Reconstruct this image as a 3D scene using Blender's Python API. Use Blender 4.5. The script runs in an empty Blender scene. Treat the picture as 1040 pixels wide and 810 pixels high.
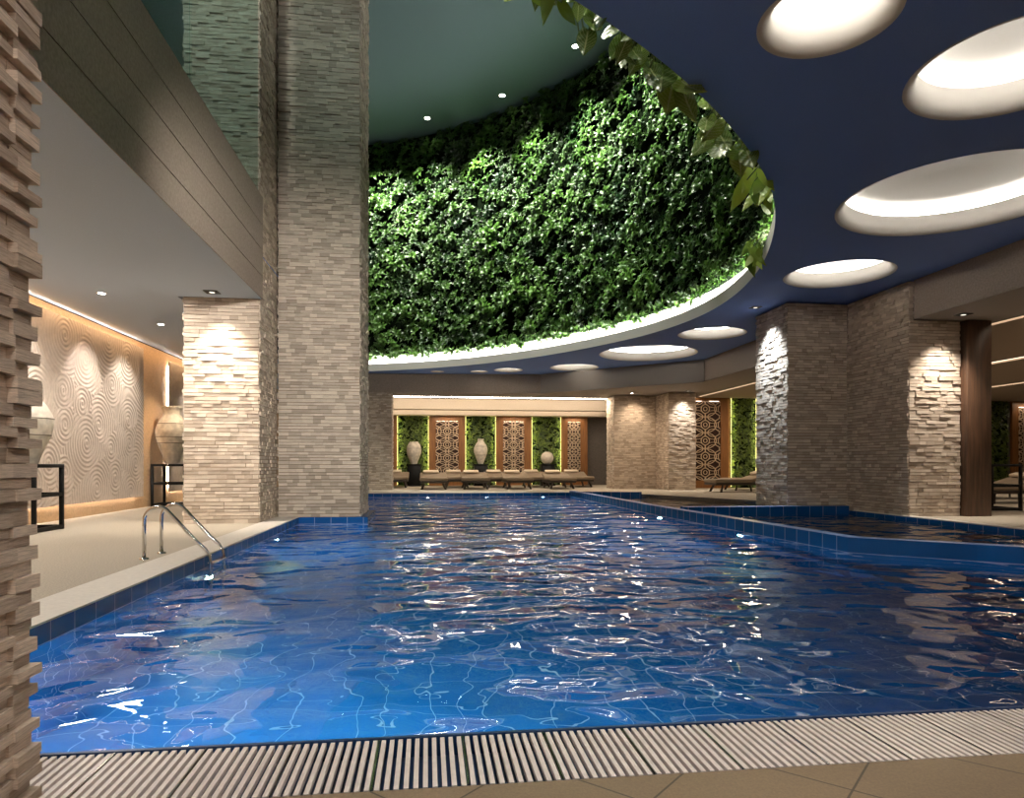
import bpy, bmesh, math, random
from math import sin, cos, pi, radians
from mathutils import Vector, Matrix

random.seed(7)
C = bpy.context.scene.collection
sc = bpy.context.scene

# ------------------------------------------------------------------ materials
def mat(name):
    m = bpy.data.materials.new(name); m.use_nodes = True
    nt = m.node_tree; nt.nodes.clear()
    out = nt.nodes.new('ShaderNodeOutputMaterial')
    return m, nt, nt.nodes, nt.links, out

def simple(name, col, rough=.6, metal=0., noise=0., nscale=20., bump=0., bscale=60., spec=.5, stretch=None, detail=4.):
    """Principled with a procedural noise variation of its own colour and a bump."""
    m, nt, N, L, out = mat(name)
    b = N.new('ShaderNodeBsdfPrincipled')
    b.inputs['Roughness'].default_value = rough
    b.inputs['Metallic'].default_value = metal
    b.inputs['Specular IOR Level'].default_value = spec
    L.new(b.outputs[0], out.inputs[0])
    tc = N.new('ShaderNodeNewGeometry')
    src = tc.outputs['Position']
    if stretch:
        mp = N.new('ShaderNodeMapping'); mp.inputs['Scale'].default_value = stretch
        L.new(src, mp.inputs[0]); src = mp.outputs[0]
    if noise:
        n = N.new('ShaderNodeTexNoise'); n.inputs['Scale'].default_value = nscale; n.inputs['Detail'].default_value = detail
        L.new(src, n.inputs['Vector'])
        r = N.new('ShaderNodeValToRGB')
        r.color_ramp.elements[0].position = .3; r.color_ramp.elements[1].position = .7
        r.color_ramp.elements[0].color = tuple(c*(1-noise) for c in col)+(1,)
        r.color_ramp.elements[1].color = tuple(min(1, c*(1+noise)) for c in col)+(1,)
        L.new(n.outputs['Fac'], r.inputs[0]); L.new(r.outputs[0], b.inputs['Base Color'])
    else:
        b.inputs['Base Color'].default_value = tuple(col)+(1,)
    if bump:
        n2 = N.new('ShaderNodeTexNoise'); n2.inputs['Scale'].default_value = bscale; n2.inputs['Detail'].default_value = 3
        L.new(src, n2.inputs['Vector'])
        bp = N.new('ShaderNodeBump'); bp.inputs['Strength'].default_value = bump; bp.inputs['Distance'].default_value = .01
        L.new(n2.outputs['Fac'], bp.inputs['Height']); L.new(bp.outputs[0], b.inputs['Normal'])
    return m

def emis(name, col, s):
    m, nt, N, L, out = mat(name)
    e = N.new('ShaderNodeEmission'); e.inputs[0].default_value = tuple(col)+(1,); e.inputs[1].default_value = s
    L.new(e.outputs[0], out.inputs[0]); return m

def blocks_mat(name, lo, hi, grain, rough=.75, gstretch=(3, 3, 40)):
    """split stone / wood blocks: tone of each block from the 'tone' attribute, streaks from noise"""
    m, nt, N, L, out = mat(name)
    b = N.new('ShaderNodeBsdfPrincipled'); b.inputs['Roughness'].default_value = rough
    L.new(b.outputs[0], out.inputs[0])
    a = N.new('ShaderNodeAttribute'); a.attribute_name = 'tone'
    g = N.new('ShaderNodeNewGeometry'); mp = N.new('ShaderNodeMapping'); mp.inputs['Scale'].default_value = gstretch
    L.new(g.outputs['Position'], mp.inputs[0])
    n = N.new('ShaderNodeTexNoise'); n.inputs['Scale'].default_value = 3; n.inputs['Detail'].default_value = 6
    n.inputs['Roughness'].default_value = .65
    L.new(mp.outputs[0], n.inputs['Vector'])
    mx = N.new('ShaderNodeMix'); mx.data_type = 'RGBA'
    mx.inputs[6].default_value = tuple(lo)+(1,); mx.inputs[7].default_value = tuple(hi)+(1,); mx.clamp_factor = False
    L.new(a.outputs['Fac'], mx.inputs[0])
    r = N.new('ShaderNodeMapRange'); r.inputs[1].default_value = .3; r.inputs[2].default_value = .7
    r.inputs[3].default_value = 1-grain; r.inputs[4].default_value = 1+grain*.4
    L.new(n.outputs['Fac'], r.inputs[0])
    mu = N.new('ShaderNodeMix'); mu.data_type = 'RGBA'; mu.blend_type = 'MULTIPLY'; mu.inputs[0].default_value = 1
    L.new(mx.outputs[2], mu.inputs[6]); L.new(r.outputs[0], mu.inputs[7])
    L.new(mu.outputs[2], b.inputs['Base Color'])
    bp = N.new('ShaderNodeBump'); bp.inputs['Strength'].default_value = .5; bp.inputs['Distance'].default_value = .006
    L.new(n.outputs['Fac'], bp.inputs['Height']); L.new(bp.outputs[0], b.inputs['Normal'])
    return m

def leaf_mat(name, lo, hi, rough=.35, veins=False):
    m, nt, N, L, out = mat(name)
    b = N.new('ShaderNodeBsdfPrincipled'); b.inputs['Roughness'].default_value = rough
    L.new(b.outputs[0], out.inputs[0])
    a = N.new('ShaderNodeAttribute'); a.attribute_name = 'tone'
    mx = N.new('ShaderNodeMix'); mx.data_type = 'RGBA'
    mx.inputs[6].default_value = tuple(lo)+(1,); mx.inputs[7].default_value = tuple(hi)+(1,)
    L.new(a.outputs['Fac'], mx.inputs[0])
    if veins:
        v = N.new('ShaderNodeAttribute'); v.attribute_name = 'vein'
        m2 = N.new('ShaderNodeMix'); m2.data_type = 'RGBA'
        L.new(v.outputs['Fac'], m2.inputs[0]); L.new(mx.outputs[2], m2.inputs[6])
        m2.inputs[7].default_value = (.45, .50, .25, 1)
        L.new(m2.outputs[2], b.inputs['Base Color'])
    else:
        L.new(mx.outputs[2], b.inputs['Base Color'])
    return m

def tile_mat(name, col, grout, size=.3, gw=.012, rough=.25, off=(0, 0, 0), var=.12, diag=False, noise=0.):
    m, nt, N, L, out = mat(name)
    b = N.new('ShaderNodeBsdfPrincipled'); b.inputs['Roughness'].default_value = rough
    L.new(b.outputs[0], out.inputs[0])
    g = N.new('ShaderNodeNewGeometry')
    mp = N.new('ShaderNodeMapping')
    mp.inputs['Location'].default_value = off
    if diag: mp.inputs['Rotation'].default_value = (0, 0, pi/4)
    mp.inputs['Scale'].default_value = (1/size,)*3
    L.new(g.outputs['Position'], mp.inputs[0])
    sp = N.new('ShaderNodeSeparateXYZ'); L.new(mp.outputs[0], sp.inputs[0])
    sn = N.new('ShaderNodeSeparateXYZ'); L.new(g.outputs['True Normal'], sn.inputs[0])
    def math_(op, x, y=None):
        k = N.new('ShaderNodeMath'); k.operation = op
        for i, v in enumerate((x, y)):
            if v is None: continue
            if isinstance(v, (int, float)): k.inputs[i].default_value = v
            else: L.new(v, k.inputs[i])
        return k.outputs[0]
    tot = None
    for i in range(3):
        f = math_('FRACT', sp.outputs[i])
        d = math_('ABSOLUTE', math_('SUBTRACT', f, .5))
        line = math_('GREATER_THAN', d, .5-gw/size/2)
        ok = math_('LESS_THAN', math_('ABSOLUTE', sn.outputs[i]), .5) if not diag else (1.0 if i < 2 else 0.0)
        v = math_('MULTIPLY', line, ok)
        tot = v if tot is None else math_('MAXIMUM', tot, v)
    fl = N.new('ShaderNodeVectorMath'); fl.operation = 'FLOOR'; L.new(mp.outputs[0], fl.inputs[0])
    wn = N.new('ShaderNodeTexWhiteNoise'); L.new(fl.outputs[0], wn.inputs[0])
    r = N.new('ShaderNodeMapRange'); r.inputs[3].default_value = 1-var; r.inputs[4].default_value = 1+var
    L.new(wn.outputs[0], r.inputs[0])
    base = r.outputs[0]
    if noise:
        n = N.new('ShaderNodeTexNoise'); n.inputs['Scale'].default_value = 120; n.inputs['Detail'].default_value = 3
        L.new(g.outputs['Position'], n.inputs['Vector'])
        r2 = N.new('ShaderNodeMapRange'); r2.inputs[1].default_value = .3; r2.inputs[2].default_value = .7
        r2.inputs[3].default_value = 1-noise; r2.inputs[4].default_value = 1+noise; L.new(n.outputs['Fac'], r2.inputs[0])
        base = math_('MULTIPLY', base, r2.outputs[0])
    mu = N.new('ShaderNodeMix'); mu.data_type = 'RGBA'; mu.blend_type = 'MULTIPLY'; mu.inputs[0].default_value = 1
    mu.inputs[6].default_value = tuple(col)+(1,); L.new(base, mu.inputs[7])
    mx = N.new('ShaderNodeMix'); mx.data_type = 'RGBA'
    L.new(tot, mx.inputs[0]); L.new(mu.outputs[2], mx.inputs[6]); mx.inputs[7].default_value = tuple(grout)+(1,)
    L.new(mx.outputs[2], b.inputs['Base Color'])
    return m

def water_mat():
    m, nt, N, L, out = mat('pool_water')
    g = N.new('ShaderNodeNewGeometry')
    def noise(scale, stretch, det, dist=0., w=None):
        mp = N.new('ShaderNodeMapping'); mp.inputs['Scale'].default_value = stretch
        L.new(g.outputs['Position'], mp.inputs[0])
        n = N.new('ShaderNodeTexNoise'); n.inputs['Scale'].default_value = scale; n.inputs['Detail'].default_value = det
        n.inputs['Distortion'].default_value = dist
        L.new(mp.outputs[0], n.inputs['Vector']); return n.outputs['Fac']
    n1 = noise(1.55, (1, 1.15, 1), 1.2, .35)
    n2 = noise(5.5, (1, 1, 1), 1.0)
    k = N.new('ShaderNodeMath'); k.operation = 'MULTIPLY_ADD'
    L.new(n2, k.inputs[0]); k.inputs[1].default_value = WAVE2; L.new(n1, k.inputs[2])
    bp = N.new('ShaderNodeBump'); bp.inputs['Strength'].default_value = 1; bp.inputs['Distance'].default_value = WAVE
    L.new(k.outputs[0], bp.inputs['Height'])
    b = N.new('ShaderNodeBsdfPrincipled')
    b.inputs['Base Color'].default_value = (.86, .95, 1, 1)
    b.inputs['Roughness'].default_value = .0
    b.inputs['IOR'].default_value = 1.33
    b.inputs['Transmission Weight'].default_value = 1
    L.new(bp.outputs[0], b.inputs['Normal'])
    L.new(b.outputs[0], out.inputs[0])
    return m
WAVE, WAVE2 = .105, .055

def glass_mat():
    m, nt, N, L, out = mat('tinted_glass')
    gl = N.new('ShaderNodeBsdfGlossy'); gl.inputs['Roughness'].default_value = .02
    tr = N.new('ShaderNodeBsdfTransparent'); tr.inputs[0].default_value = (.82, .93, .9, 1)
    lw = N.new('ShaderNodeLayerWeight'); lw.inputs[0].default_value = .5
    pw = N.new('ShaderNodeMath'); pw.operation = 'POWER'; L.new(lw.outputs['Facing'], pw.inputs[0]); pw.inputs[1].default_value = 3
    fr = N.new('ShaderNodeMath'); fr.operation = 'MULTIPLY_ADD'; L.new(pw.outputs[0], fr.inputs[0]); fr.inputs[1].default_value = .5; fr.inputs[2].default_value = .04
    mx = N.new('ShaderNodeMixShader')
    L.new(fr.outputs[0], mx.inputs[0]); L.new(tr.outputs[0], mx.inputs[1]); L.new(gl.outputs[0], mx.inputs[2])
    L.new(mx.outputs[0], out.inputs[0]); return m

M = dict(
    navy=simple('navy_ceiling_paint', (.18, .315, .76), .7, noise=.06, nscale=90, bump=.15, bscale=150),
    soffit=simple('pale_soffit_paint', (.48, .58, .73), .7, noise=.05, nscale=90, bump=.1, bscale=150),
    tan_ceiling=simple('warm_ceiling_paint', (.36, .29, .23), .7, noise=.06, nscale=90, bump=.1, bscale=150),
    low_soffit=simple('brown_grey_soffit', (.28, .25, .23), .7, noise=.06, nscale=90),
    fascia=simple('brown_grey_fascia', (.31, .25, .21), .6, noise=.18, nscale=30, bump=.25, bscale=120),
    dark_ceiling=simple('teal_dark_ceiling', (.115, .175, .19), .8, noise=.06, nscale=60),
    plaster=simple('ochre_plaster', (.56, .37, .21), .8, noise=.12, nscale=25, bump=.3, bscale=80),
    relief=simple('carved_cream_stone', (.60, .50, .42), .7, noise=.08, nscale=12, bump=.2, bscale=90),
    deck=simple('beige_pebbled_deck', (.45, .40, .325), .75, noise=.30, nscale=70, bump=.3, bscale=150),
    coping=simple('pale_stone_coping', (.72, .68, .62), .5, noise=.07, nscale=30),
    neartile=tile_mat('brown_floor_tile', (.22, .155, .095), (.06, .042, .028), size=.5127, gw=.008, rough=.45, var=.06, diag=True, noise=.14),
    pooltile=tile_mat('blue_pool_tile', (.005, .090, .34), (.34, .42, .72), size=.3, gw=.008, rough=.22, var=.1, off=(.0, .43, .417)),
    poolrim=tile_mat('light_blue_rim_tile', (.22, .33, .64), (.3, .45, .75), size=.3, gw=.008, rough=.25, var=.1, off=(.0, .43, .417)),
    water=water_mat(),
    stone=blocks_mat('split_cream_stone', (.46, .37, .29), (.78, .67, .56), .22),
    stone_grey=blocks_mat('split_grey_stone', (.40, .33, .27), (.72, .63, .54), .25),
    woodblock=blocks_mat('stacked_travertine_blocks', (.42, .32, .25), (.72, .58, .47), .42, gstretch=(9, 5, 90)),
    greywall=simple('dark_grey_wall', (.13, .11, .095), .8, noise=.2, nscale=25, bump=.2),
    cove=simple('pale_cove_paint', (.55, .47, .38), .7, noise=.05),
    white=simple('white_recess_paint', (.80, .78, .75), .7),
    lip=simple('white_lip_paint', (.66, .66, .64), .65, noise=.05, nscale=120),
    steel=simple('polished_steel', (.72, .70, .68), .12, 1., noise=.02),
    grate=simple('cream_grate_bar', (.74, .66, .63), .4, noise=.07, nscale=20),
    gutter=simple('dark_blue_gutter_tile', (.008, .035, .11), .35, noise=.1),
    black=simple('black_lacquer', (.006, .006, .006), .5, spec=.2),
    vase=simple('aged_pale_ceramic', (.62, .56, .47), .6, noise=.22, nscale=9, bump=.3, bscale=40),
    vaseband=simple('dark_ceramic_groove', (.16, .13, .10), .7),
    wood=simple('dark_walnut', (.085, .042, .022), .5, noise=.45, nscale=2.2, stretch=(9, 9, .7), detail=8),
    redwood=simple('red_brown_wood', (.25, .105, .03), .5, noise=.25, nscale=3, stretch=(8, 8, .6), detail=6),
    lattice=simple('cream_lattice', (.66, .50, .35), .6),
    backing=simple('maroon_backing', (.035, .012, .009), .8),
    fabric=simple('taupe_fabric', (.27, .21, .15), .9, noise=.1, nscale=60, bump=.3, bscale=200),
    cushion=simple('cream_cushion', (.66, .55, .42), .9, noise=.06, nscale=40),
    darkwood=simple('dark_lounger_wood', (.035, .022, .015), .5),
    soil=simple('dark_planting_backing', (.006, .010, .005), 1., spec=0),
    leaf=leaf_mat('glossy_green_leaf', (.006, .030, .006), (.12, .27, .04), .34),
    panelleaf=leaf_mat('small_panel_leaf', (.006, .022, .003), (.12, .17, .018), .5),
    leaflime=leaf_mat('lime_green_leaf', (.05, .14, .01), (.42, .55, .06), .45),
    bigleaf=leaf_mat('veined_broad_leaf', (.04, .10, .015), (.24, .34, .05), .4, veins=True),
    stem=simple('green_brown_stem', (.07, .10, .03), .6),
    glass=glass_mat(),
    led=emis('warm_led_strip', (1, .94, .84), 22),
    led_cool=emis('white_led_strip', (1, .96, .9), 85),
    dimlens=emis('recessed_lens', (1, .9, .75), 1.2),
    led_soft=emis('warm_light_band', (1, .80, .60), 3.2),
    led_line=emis('far_light_line', (1, .90, .76), 24),
    lamp=emis('downlight_lens', (1, .93, .82), 25),
    poollens=emis('pool_lamp_lens', (.7, 1, 1), 4),
)

# ------------------------------------------------------------------ mesh building
class MB:
    def __init__(s): s.v = []; s.f = []; s.t = []; s.sm = []
    def add(s, vs, fs, tone=.5, smooth=False):
        o = len(s.v); s.v += [tuple(v) for v in vs]
        for f in fs: s.f.append(tuple(o+i for i in f)); s.t.append(tone); s.sm.append(smooth)
    def box(s, x0, x1, y0, y1, z0, z1, tone=.5):
        s.add([(x0,y0,z0),(x1,y0,z0),(x1,y1,z0),(x0,y1,z0),(x0,y0,z1),(x1,y0,z1),(x1,y1,z1),(x0,y1,z1)],
              [(0,3,2,1),(4,5,6,7),(0,1,5,4),(1,2,6,5),(2,3,7,6),(3,0,4,7)], tone)
    def bevbox(s, x0, x1, y0, y1, z0, z1, r=.02, tone=.5, segs=3):
        bm = bmesh.new(); bmesh.ops.create_cube(bm, size=1)
        for v in bm.verts: v.co = Vector(((x0+x1)/2+v.co.x*(x1-x0), (y0+y1)/2+v.co.y*(y1-y0), (z0+z1)/2+v.co.z*(z1-z0)))
        bmesh.ops.bevel(bm, geom=bm.edges[:], offset=r, segments=segs, affect='EDGES', profile=.5)
        bm.verts.index_update()
        s.add([v.co for v in bm.verts], [[v.index for v in f.verts] for f in bm.faces], tone, True); bm.free()
    def bar(s, a, b, w, h, tone=.5):
        """rectangular bar between two points"""
        a, b = Vector(a), Vector(b); d = (b-a).normalized()
        up = Vector((0,0,1)) if abs(d.z) < .9 else Vector((0,1,0))
        x = d.cross(up).normalized()*w/2; y = x.cross(d).normalized()*h/2
        vs = [p+q for p in (a, b) for q in (-x-y, x-y, x+y, -x+y)]
        s.add(vs, [(0,3,2,1),(4,5,6,7),(0,1,5,4),(1,2,6,5),(2,3,7,6),(3,0,4,7)], tone)
    def tube(s, pts, r, n=10, tone=.5, taper=None):
        pts = [Vector(p) for p in pts]; rings = []
        t0 = (pts[1]-pts[0]).normalized(); nrm = t0.orthogonal().normalized()
        for i, p in enumerate(pts):
            t = (pts[min(i+1, len(pts)-1)]-pts[max(i-1, 0)]).normalized()
            nrm = (nrm-t*nrm.dot(t)).normalized(); bn = t.cross(nrm)
            rr = r if taper is None else r*(1+(taper-1)*i/(len(pts)-1))
            rings.append([p+nrm*rr*cos(2*pi*k/n)+bn*rr*sin(2*pi*k/n) for k in range(n)])
        vs = [v for rg in rings for v in rg]; fs = []
        for i in range(len(pts)-1):
            for k in range(n): fs.append((i*n+k, i*n+(k+1)%n, (i+1)*n+(k+1)%n, (i+1)*n+k))
        fs.append(tuple(reversed(range(n)))); fs.append(tuple(range((len(pts)-1)*n, len(pts)*n)))
        s.add(vs, fs, tone, True)
    def lathe(s, prof, n=40, c=(0,0,0), tone=.5, wob=0):
        vs = []; fs = []
        for r, z in prof:
            for k in range(n): vs.append((c[0]+r*cos(2*pi*k/n), c[1]+r*sin(2*pi*k/n), c[2]+z))
        for i in range(len(prof)-1):
            for k in range(n): fs.append((i*n+k, i*n+(k+1)%n, (i+1)*n+(k+1)%n, (i+1)*n+k))
        s.add(vs, fs, tone, True)
    def prism(s, poly, z0, z1, tone=.5):
        n = len(poly)
        s.add([(x,y,z0) for x,y in poly]+[(x,y,z1) for x,y in poly],
              [tuple(reversed(range(n))), tuple(range(n,2*n))]+[(i,(i+1)%n,n+(i+1)%n,n+i) for i in range(n)], tone)
    def build(s, name, m, parent=None, loc=None, tone_attr=False, **tags):
        me = bpy.data.meshes.new(name); me.from_pydata(s.v, [], s.f); me.materials.append(m)
        me.polygons.foreach_set('use_smooth', s.sm)
        if tone_attr:
            at = me.attributes.new('tone', 'FLOAT', 'FACE'); at.data.foreach_set('value', s.t)
        me.update()
        o = bpy.data.objects.new(name, me); C.objects.link(o)
        if parent: o.parent = parent
        if loc: o.location = loc
        for k, v in tags.items(): o[k] = v
        return o

def thing(name, label, cat, loc=(0,0,0), rz=0, group=None):
    o = bpy.data.objects.new(name, None); C.objects.link(o); o.location = loc; o.rotation_euler.z = rz
    o.empty_display_size = .1
    o['label'] = label; o['category'] = cat
    if group: o['group'] = group
    return o
def tag(o, label, cat, group=None, kind=None):
    o['label'] = label; o['category'] = cat
    if group: o['group'] = group
    if kind: o['kind'] = kind
    return o
def dup(root, loc=None, rz=None, label=None):
    r = root.copy(); C.objects.link(r)
    if loc is not None: r.location = loc
    if rz is not None: r.rotation_euler.z = rz
    if label: r['label'] = label
    for ch in list(root.children):
        c = ch.copy(); C.objects.link(c); c.parent = r
        for g in list(ch.children):
            d = g.copy(); C.objects.link(d); d.parent = c
    return r
def struct(name, mb, m, label=None, tone_attr=False, cat=None):
    o = mb.build(name, m, tone_attr=tone_attr); o['kind'] = 'structure'
    if label: o['label'] = label
    if cat: o['category'] = cat
    return o
def light(kind, name, loc, energy, col, rot=None, target=None, size=.1, size_y=None, spot=None, blend=.6, spread=None, parent=None):
    l = bpy.data.lights.new(name, kind); l.energy = energy; l.color = col
    if kind == 'AREA':
        l.size = size
        if size_y: l.shape = 'RECTANGLE'; l.size_y = size_y
        if spread: l.spread = spread
    else: l.shadow_soft_size = size
    if kind == 'SPOT': l.spot_size = spot; l.spot_blend = blend
    o = bpy.data.objects.new(name, l); C.objects.link(o); o.location = loc
    if target is not None:
        o.rotation_euler = (Vector(target)-Vector(loc)).to_track_quat('-Z', 'Y').to_euler()
    elif rot: o.rotation_euler = rot
    return o
WARM = (1, .78, .55); WHITE = (1, .92, .82); COOL = (.85, .92, 1)

# ------------------------------------------------------------------ camera
TH = math.atan(86/691)
cam = bpy.data.cameras.new('camera'); co = bpy.data.objects.new('camera', cam); C.objects.link(co)
co.location = (0, 0, 1); co.rotation_euler = (pi/2, 0, -TH)
cam.sensor_width = 36; cam.sensor_fit = 'HORIZONTAL'; cam.lens = 36*691/1040; cam.shift_y = 66/1040
cam.clip_end = 200; cam.clip_start = .02
sc.camera = co

WZ = -.125      # water level
# ------------------------------------------------------------------ the void curve (edge of the big oval opening)
ctrl = [(-2.76,3.55),(-1.5,3.85),(0,4.4),(1.17,5.08),(2.1,5.77),(2.82,6.42),(3.41,7.03),(4.07,7.81),(4.65,8.66),(5.3,9.94),
        (5.93,11.63),(6.35,13.6),(6.40,15.6),(5.98,17.6),(5.2,19.4),(4.05,21.3),(2.7,22.95),(1.12,24.35),(-1.0,25.65),(-2.76,26.35)]
def catmull(P, n=12):
    out = []
    for i in range(len(P)-1):
        p0 = Vector(P[max(i-1,0)]); p1 = Vector(P[i]); p2 = Vector(P[i+1]); p3 = Vector(P[min(i+2,len(P)-1)])
        for k in range(n):
            t = k/n
            out.append(.5*((2*p1)+(-p0+p2)*t+(2*p0-5*p1+4*p2-p3)*t*t+(-p0+3*p1-3*p2+p3)*t**3))
    out.append(Vector(P[-1])); return out
def resample(P, step):
    L = [0]
    for a, b in zip(P, P[1:]): L.append(L[-1]+(b-a).length)
    n = round(L[-1]/step); out = []; j = 0
    for i in range(n+1):
        d = L[-1]*i/n
        while j < len(P)-2 and L[j+1] < d: j += 1
        out.append(P[j].lerp(P[j+1], (d-L[j])/max(1e-9, L[j+1]-L[j])))
    return out
curve = resample(catmull(ctrl), .25)
for _ in range(3):
    curve = [curve[0]]+[(curve[i-1]+curve[i]*2+curve[i+1])/4 for i in range(1, len(curve)-1)]+[curve[-1]]
def outn(i):
    t = (curve[min(i+1,len(curve)-1)]-curve[max(i-1,0)]).normalized()
    return Vector((t.y, -t.x))          # away from the void
def off(i, d):
    p = curve[i]+outn(i)*d; return p

HOLES = [(3.13,5.0,.5),(5.2,5.45,.85),(6.95,8.2,1.43),(7.55,11.75,.92),(7.6,17.5,.86),(6.95,20.9,1.5),(5.3,24.25,.85),(3.0,25.2,.5),(1.95,25.75,.3),(.38,25.95,.22),
         (4.0,1.2,1.0),(1.5,1.6,.55),(6.9,2.4,1.2),(-1.2,1.0,.6)]  # these last four are out of view, added for their light
HOLES = [(x, y, max(.14, r-.075)) for x, y, r in HOLES]

def filled(name, loops, z, m, up, **k):
    bm = bmesh.new(); edges = []
    for lp in loops:
        vs = [bm.verts.new((x, y, z)) for x, y in lp]
        edges += [bm.edges.new((vs[i], vs[(i+1) % len(vs)])) for i in range(len(vs))]
    bmesh.ops.triangle_fill(bm, edges=edges, use_beauty=True, use_dissolve=False)
    bmesh.ops.recalc_face_normals(bm, faces=bm.faces[:])
    for f in bm.faces:
        if (f.normal.z > 0) != up: f.normal_flip()
    me = bpy.data.meshes.new(name); bm.to_mesh(me); bm.free(); me.materials.append(m)
    o = bpy.data.objects.new(name, me); C.objects.link(o)
    for a, b in k.items(): o[a] = b
    return o
circ = lambda x, y, r, n=48: [(x+r*cos(2*pi*i/n), y+r*sin(2*pi*i/n)) for i in range(n)]

# blue lowered ceiling with the oval opening and the round recesses
outer = [(-2.775,-3),(9.3,-3),(9.3,21.83),(4.38,26.3),(-2.775,26.8)]
void_loop = [(p.x, p.y) for p in curve]
FIL = .11
filled('ceiling', [outer, void_loop]+[circ(x, y, r+FIL) for x, y, r in HOLES], 4.5, M['navy'], False,
       kind='structure', label='navy blue suspended ceiling with round light recesses')

# lip round the opening, with the ledge that carries the LED
mb = MB()
n = len(curve)
prof = [(0, 4.5), (0, 4.77), (.04, 4.77), (.04, 4.70), (.32, 4.70)]
vs = [(*off(i, d), z) for i in range(n) for d, z in prof]
k = len(prof)
fs = [(i*k+j, i*k+j+1, (i+1)*k+j+1, (i+1)*k+j) for i in range(n-1) for j in range(k-1)]
mb.add(vs, fs, .5, False)
ring = thing('opening_lip', 'white curved lip edging the oval ceiling opening below the plants', 'ceiling rim')
mb.build('lip', M['lip'], ring)
mb = MB()
vs = [(*off(i, d), z) for i in range(n) for d, z in ((.10, 4.705), (.10, 4.73), (.18, 4.73), (.18, 4.705))]
mb.add(vs, [(i*4+j, i*4+(j+1) % 4, (i+1)*4+(j+1) % 4, (i+1)*4+j) for i in range(n-1) for j in range(4)])
mb.build('led_strip', M['led_cool'], ring)
# white upstand behind the LED
mb = MB()
vs = [(*off(i, .30), z) for i in range(n) for z in (4.70, 5.14)]
mb.add(vs, [(i*2, i*2+1, i*2+3, i*2+2) for i in range(n-1)])
mb.build('upstand', M['white'], ring)

# round light recesses
for idx, (x, y, r) in enumerate(HOLES):
    names = {0:'round lit ceiling recess at top of frame nearest the leaf edge', 1:'round lit ceiling recess cut by the right frame edge, uppermost',
             2:'largest nearby round ceiling recess at the right frame edge', 3:'round ceiling recess just above the cool-lit pool pillar',
             4:'small round ceiling recess between the wide far recess and the pool pillar', 5:'wide far round ceiling recess under the right of the lip',
             6:'far round ceiling recess left of the wide far one', 7:'fourth smallest far ceiling recess near the bulkhead', 8:'very small far ceiling recess, second from the left', 9:'tiniest far ceiling recess, leftmost under the lip'}
    t = thing('ceiling_recess', names.get(idx, 'round ceiling recess added for light, out of view above the near pool edge'), 'recessed light', (x, y, 4.5), group='round lit ceiling recesses')
    hh = min(.42, .28+.1*r)
    h1 = .27 if r > .4 else .16
    mb = MB()
    prof = [(r+FIL*(1-sin(a)), FIL*(1-cos(a))) for a in [pi/2*q/6 for q in range(7)]]
    prof += [(r, h1), (r+.03, h1), (r+.03, h1-.0), (r+.16, h1)]
    mb.lathe(prof, 64); mb.build('side_ring', M['white'], t)
    mb = MB(); mb.lathe([(r+.16, h1), (r+.16, h1+.2), (.001, h1+.2)], 64); mb.build('top_disc', M['white'], t)
    mb = MB(); mb.lathe([(r+.08, h1+.012), (r+.08, h1+.04), (r+.12, h1+.04), (r+.12, h1+.012), (r+.08, h1+.012)], 64); mb.build('led_strip', M['led'], t)

# ------------------------------------------------------------------ living wall above the lip
ZT = 13.2
mb = MB()
vs = [(*off(i, .34), z) for i in range(n) for z in (5.12, ZT)]
mb.add(vs, [(i*2, i*2+1, i*2+3, i*2+2) for i in range(n-1)])
vs = [(*off(i, d), 5.12) for i in range(n) for d in (.10, .34)]
mb.add(vs, [(i*2, i*2+1, i*2+3, i*2+2) for i in range(n-1)])
lw = thing('living_wall', 'tall curved living wall of dense green foliage above the oval opening', 'plant wall')
mb.build('planting_backing', M['soil'], lw)

def leaf(mb, base, d, up, L, w, tone, curl=.25):
    """a folded pointed leaf from base along d, surface facing up"""
    s = d.cross(up); s.normalize(); u = s.cross(d).normalized()
    m1 = base+d*L*.45+u*L*.10; m2 = base+d*L*.8+u*L*.02; tip = base+d*L-u*L*curl
    e = u*w*.22
    vs = [base, m1-s*w+e, m1, m1+s*w+e, m2-s*w*.62+e*.6, m2, m2+s*w*.62+e*.6, tip]
    mb.add(vs, [(0,2,1),(0,3,2),(1,2,5,4),(2,3,6,5),(4,5,7),(5,6,7)], tone, True)

rnd = random.Random(3)
def rosette(mb, p, nrm, size, tone, k=8, wid=.2):
    a0 = rnd.random()*6.28
    tx = nrm.orthogonal().normalized(); ty = nrm.cross(tx)
    for j in range(k):
        a = a0+j*2.4+rnd.uniform(-.3, .3)
        el = .25+1.0*(j/k)+rnd.uniform(-.15, .15)
        d = (tx*cos(a)+ty*sin(a))*cos(el)+nrm*sin(el)
        d.z += .12; d.normalize()
        L = size*rnd.uniform(.75, 1.15)*(1-.35*j/k)
        up = (nrm+d*.2).cross(d).cross(d)*-1
        up = nrm*cos(el)-(tx*cos(a)+ty*sin(a))*sin(el)
        if up.length < .05: up = tx
        leaf(mb, p, d, up, L, L*wid*rnd.uniform(.8, 1.2), min(1, max(0, tone+rnd.uniform(-.15, .25))))
import mathutils
fol = MB(); fol_dark = MB()
i = 0
area_n = 0
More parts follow.
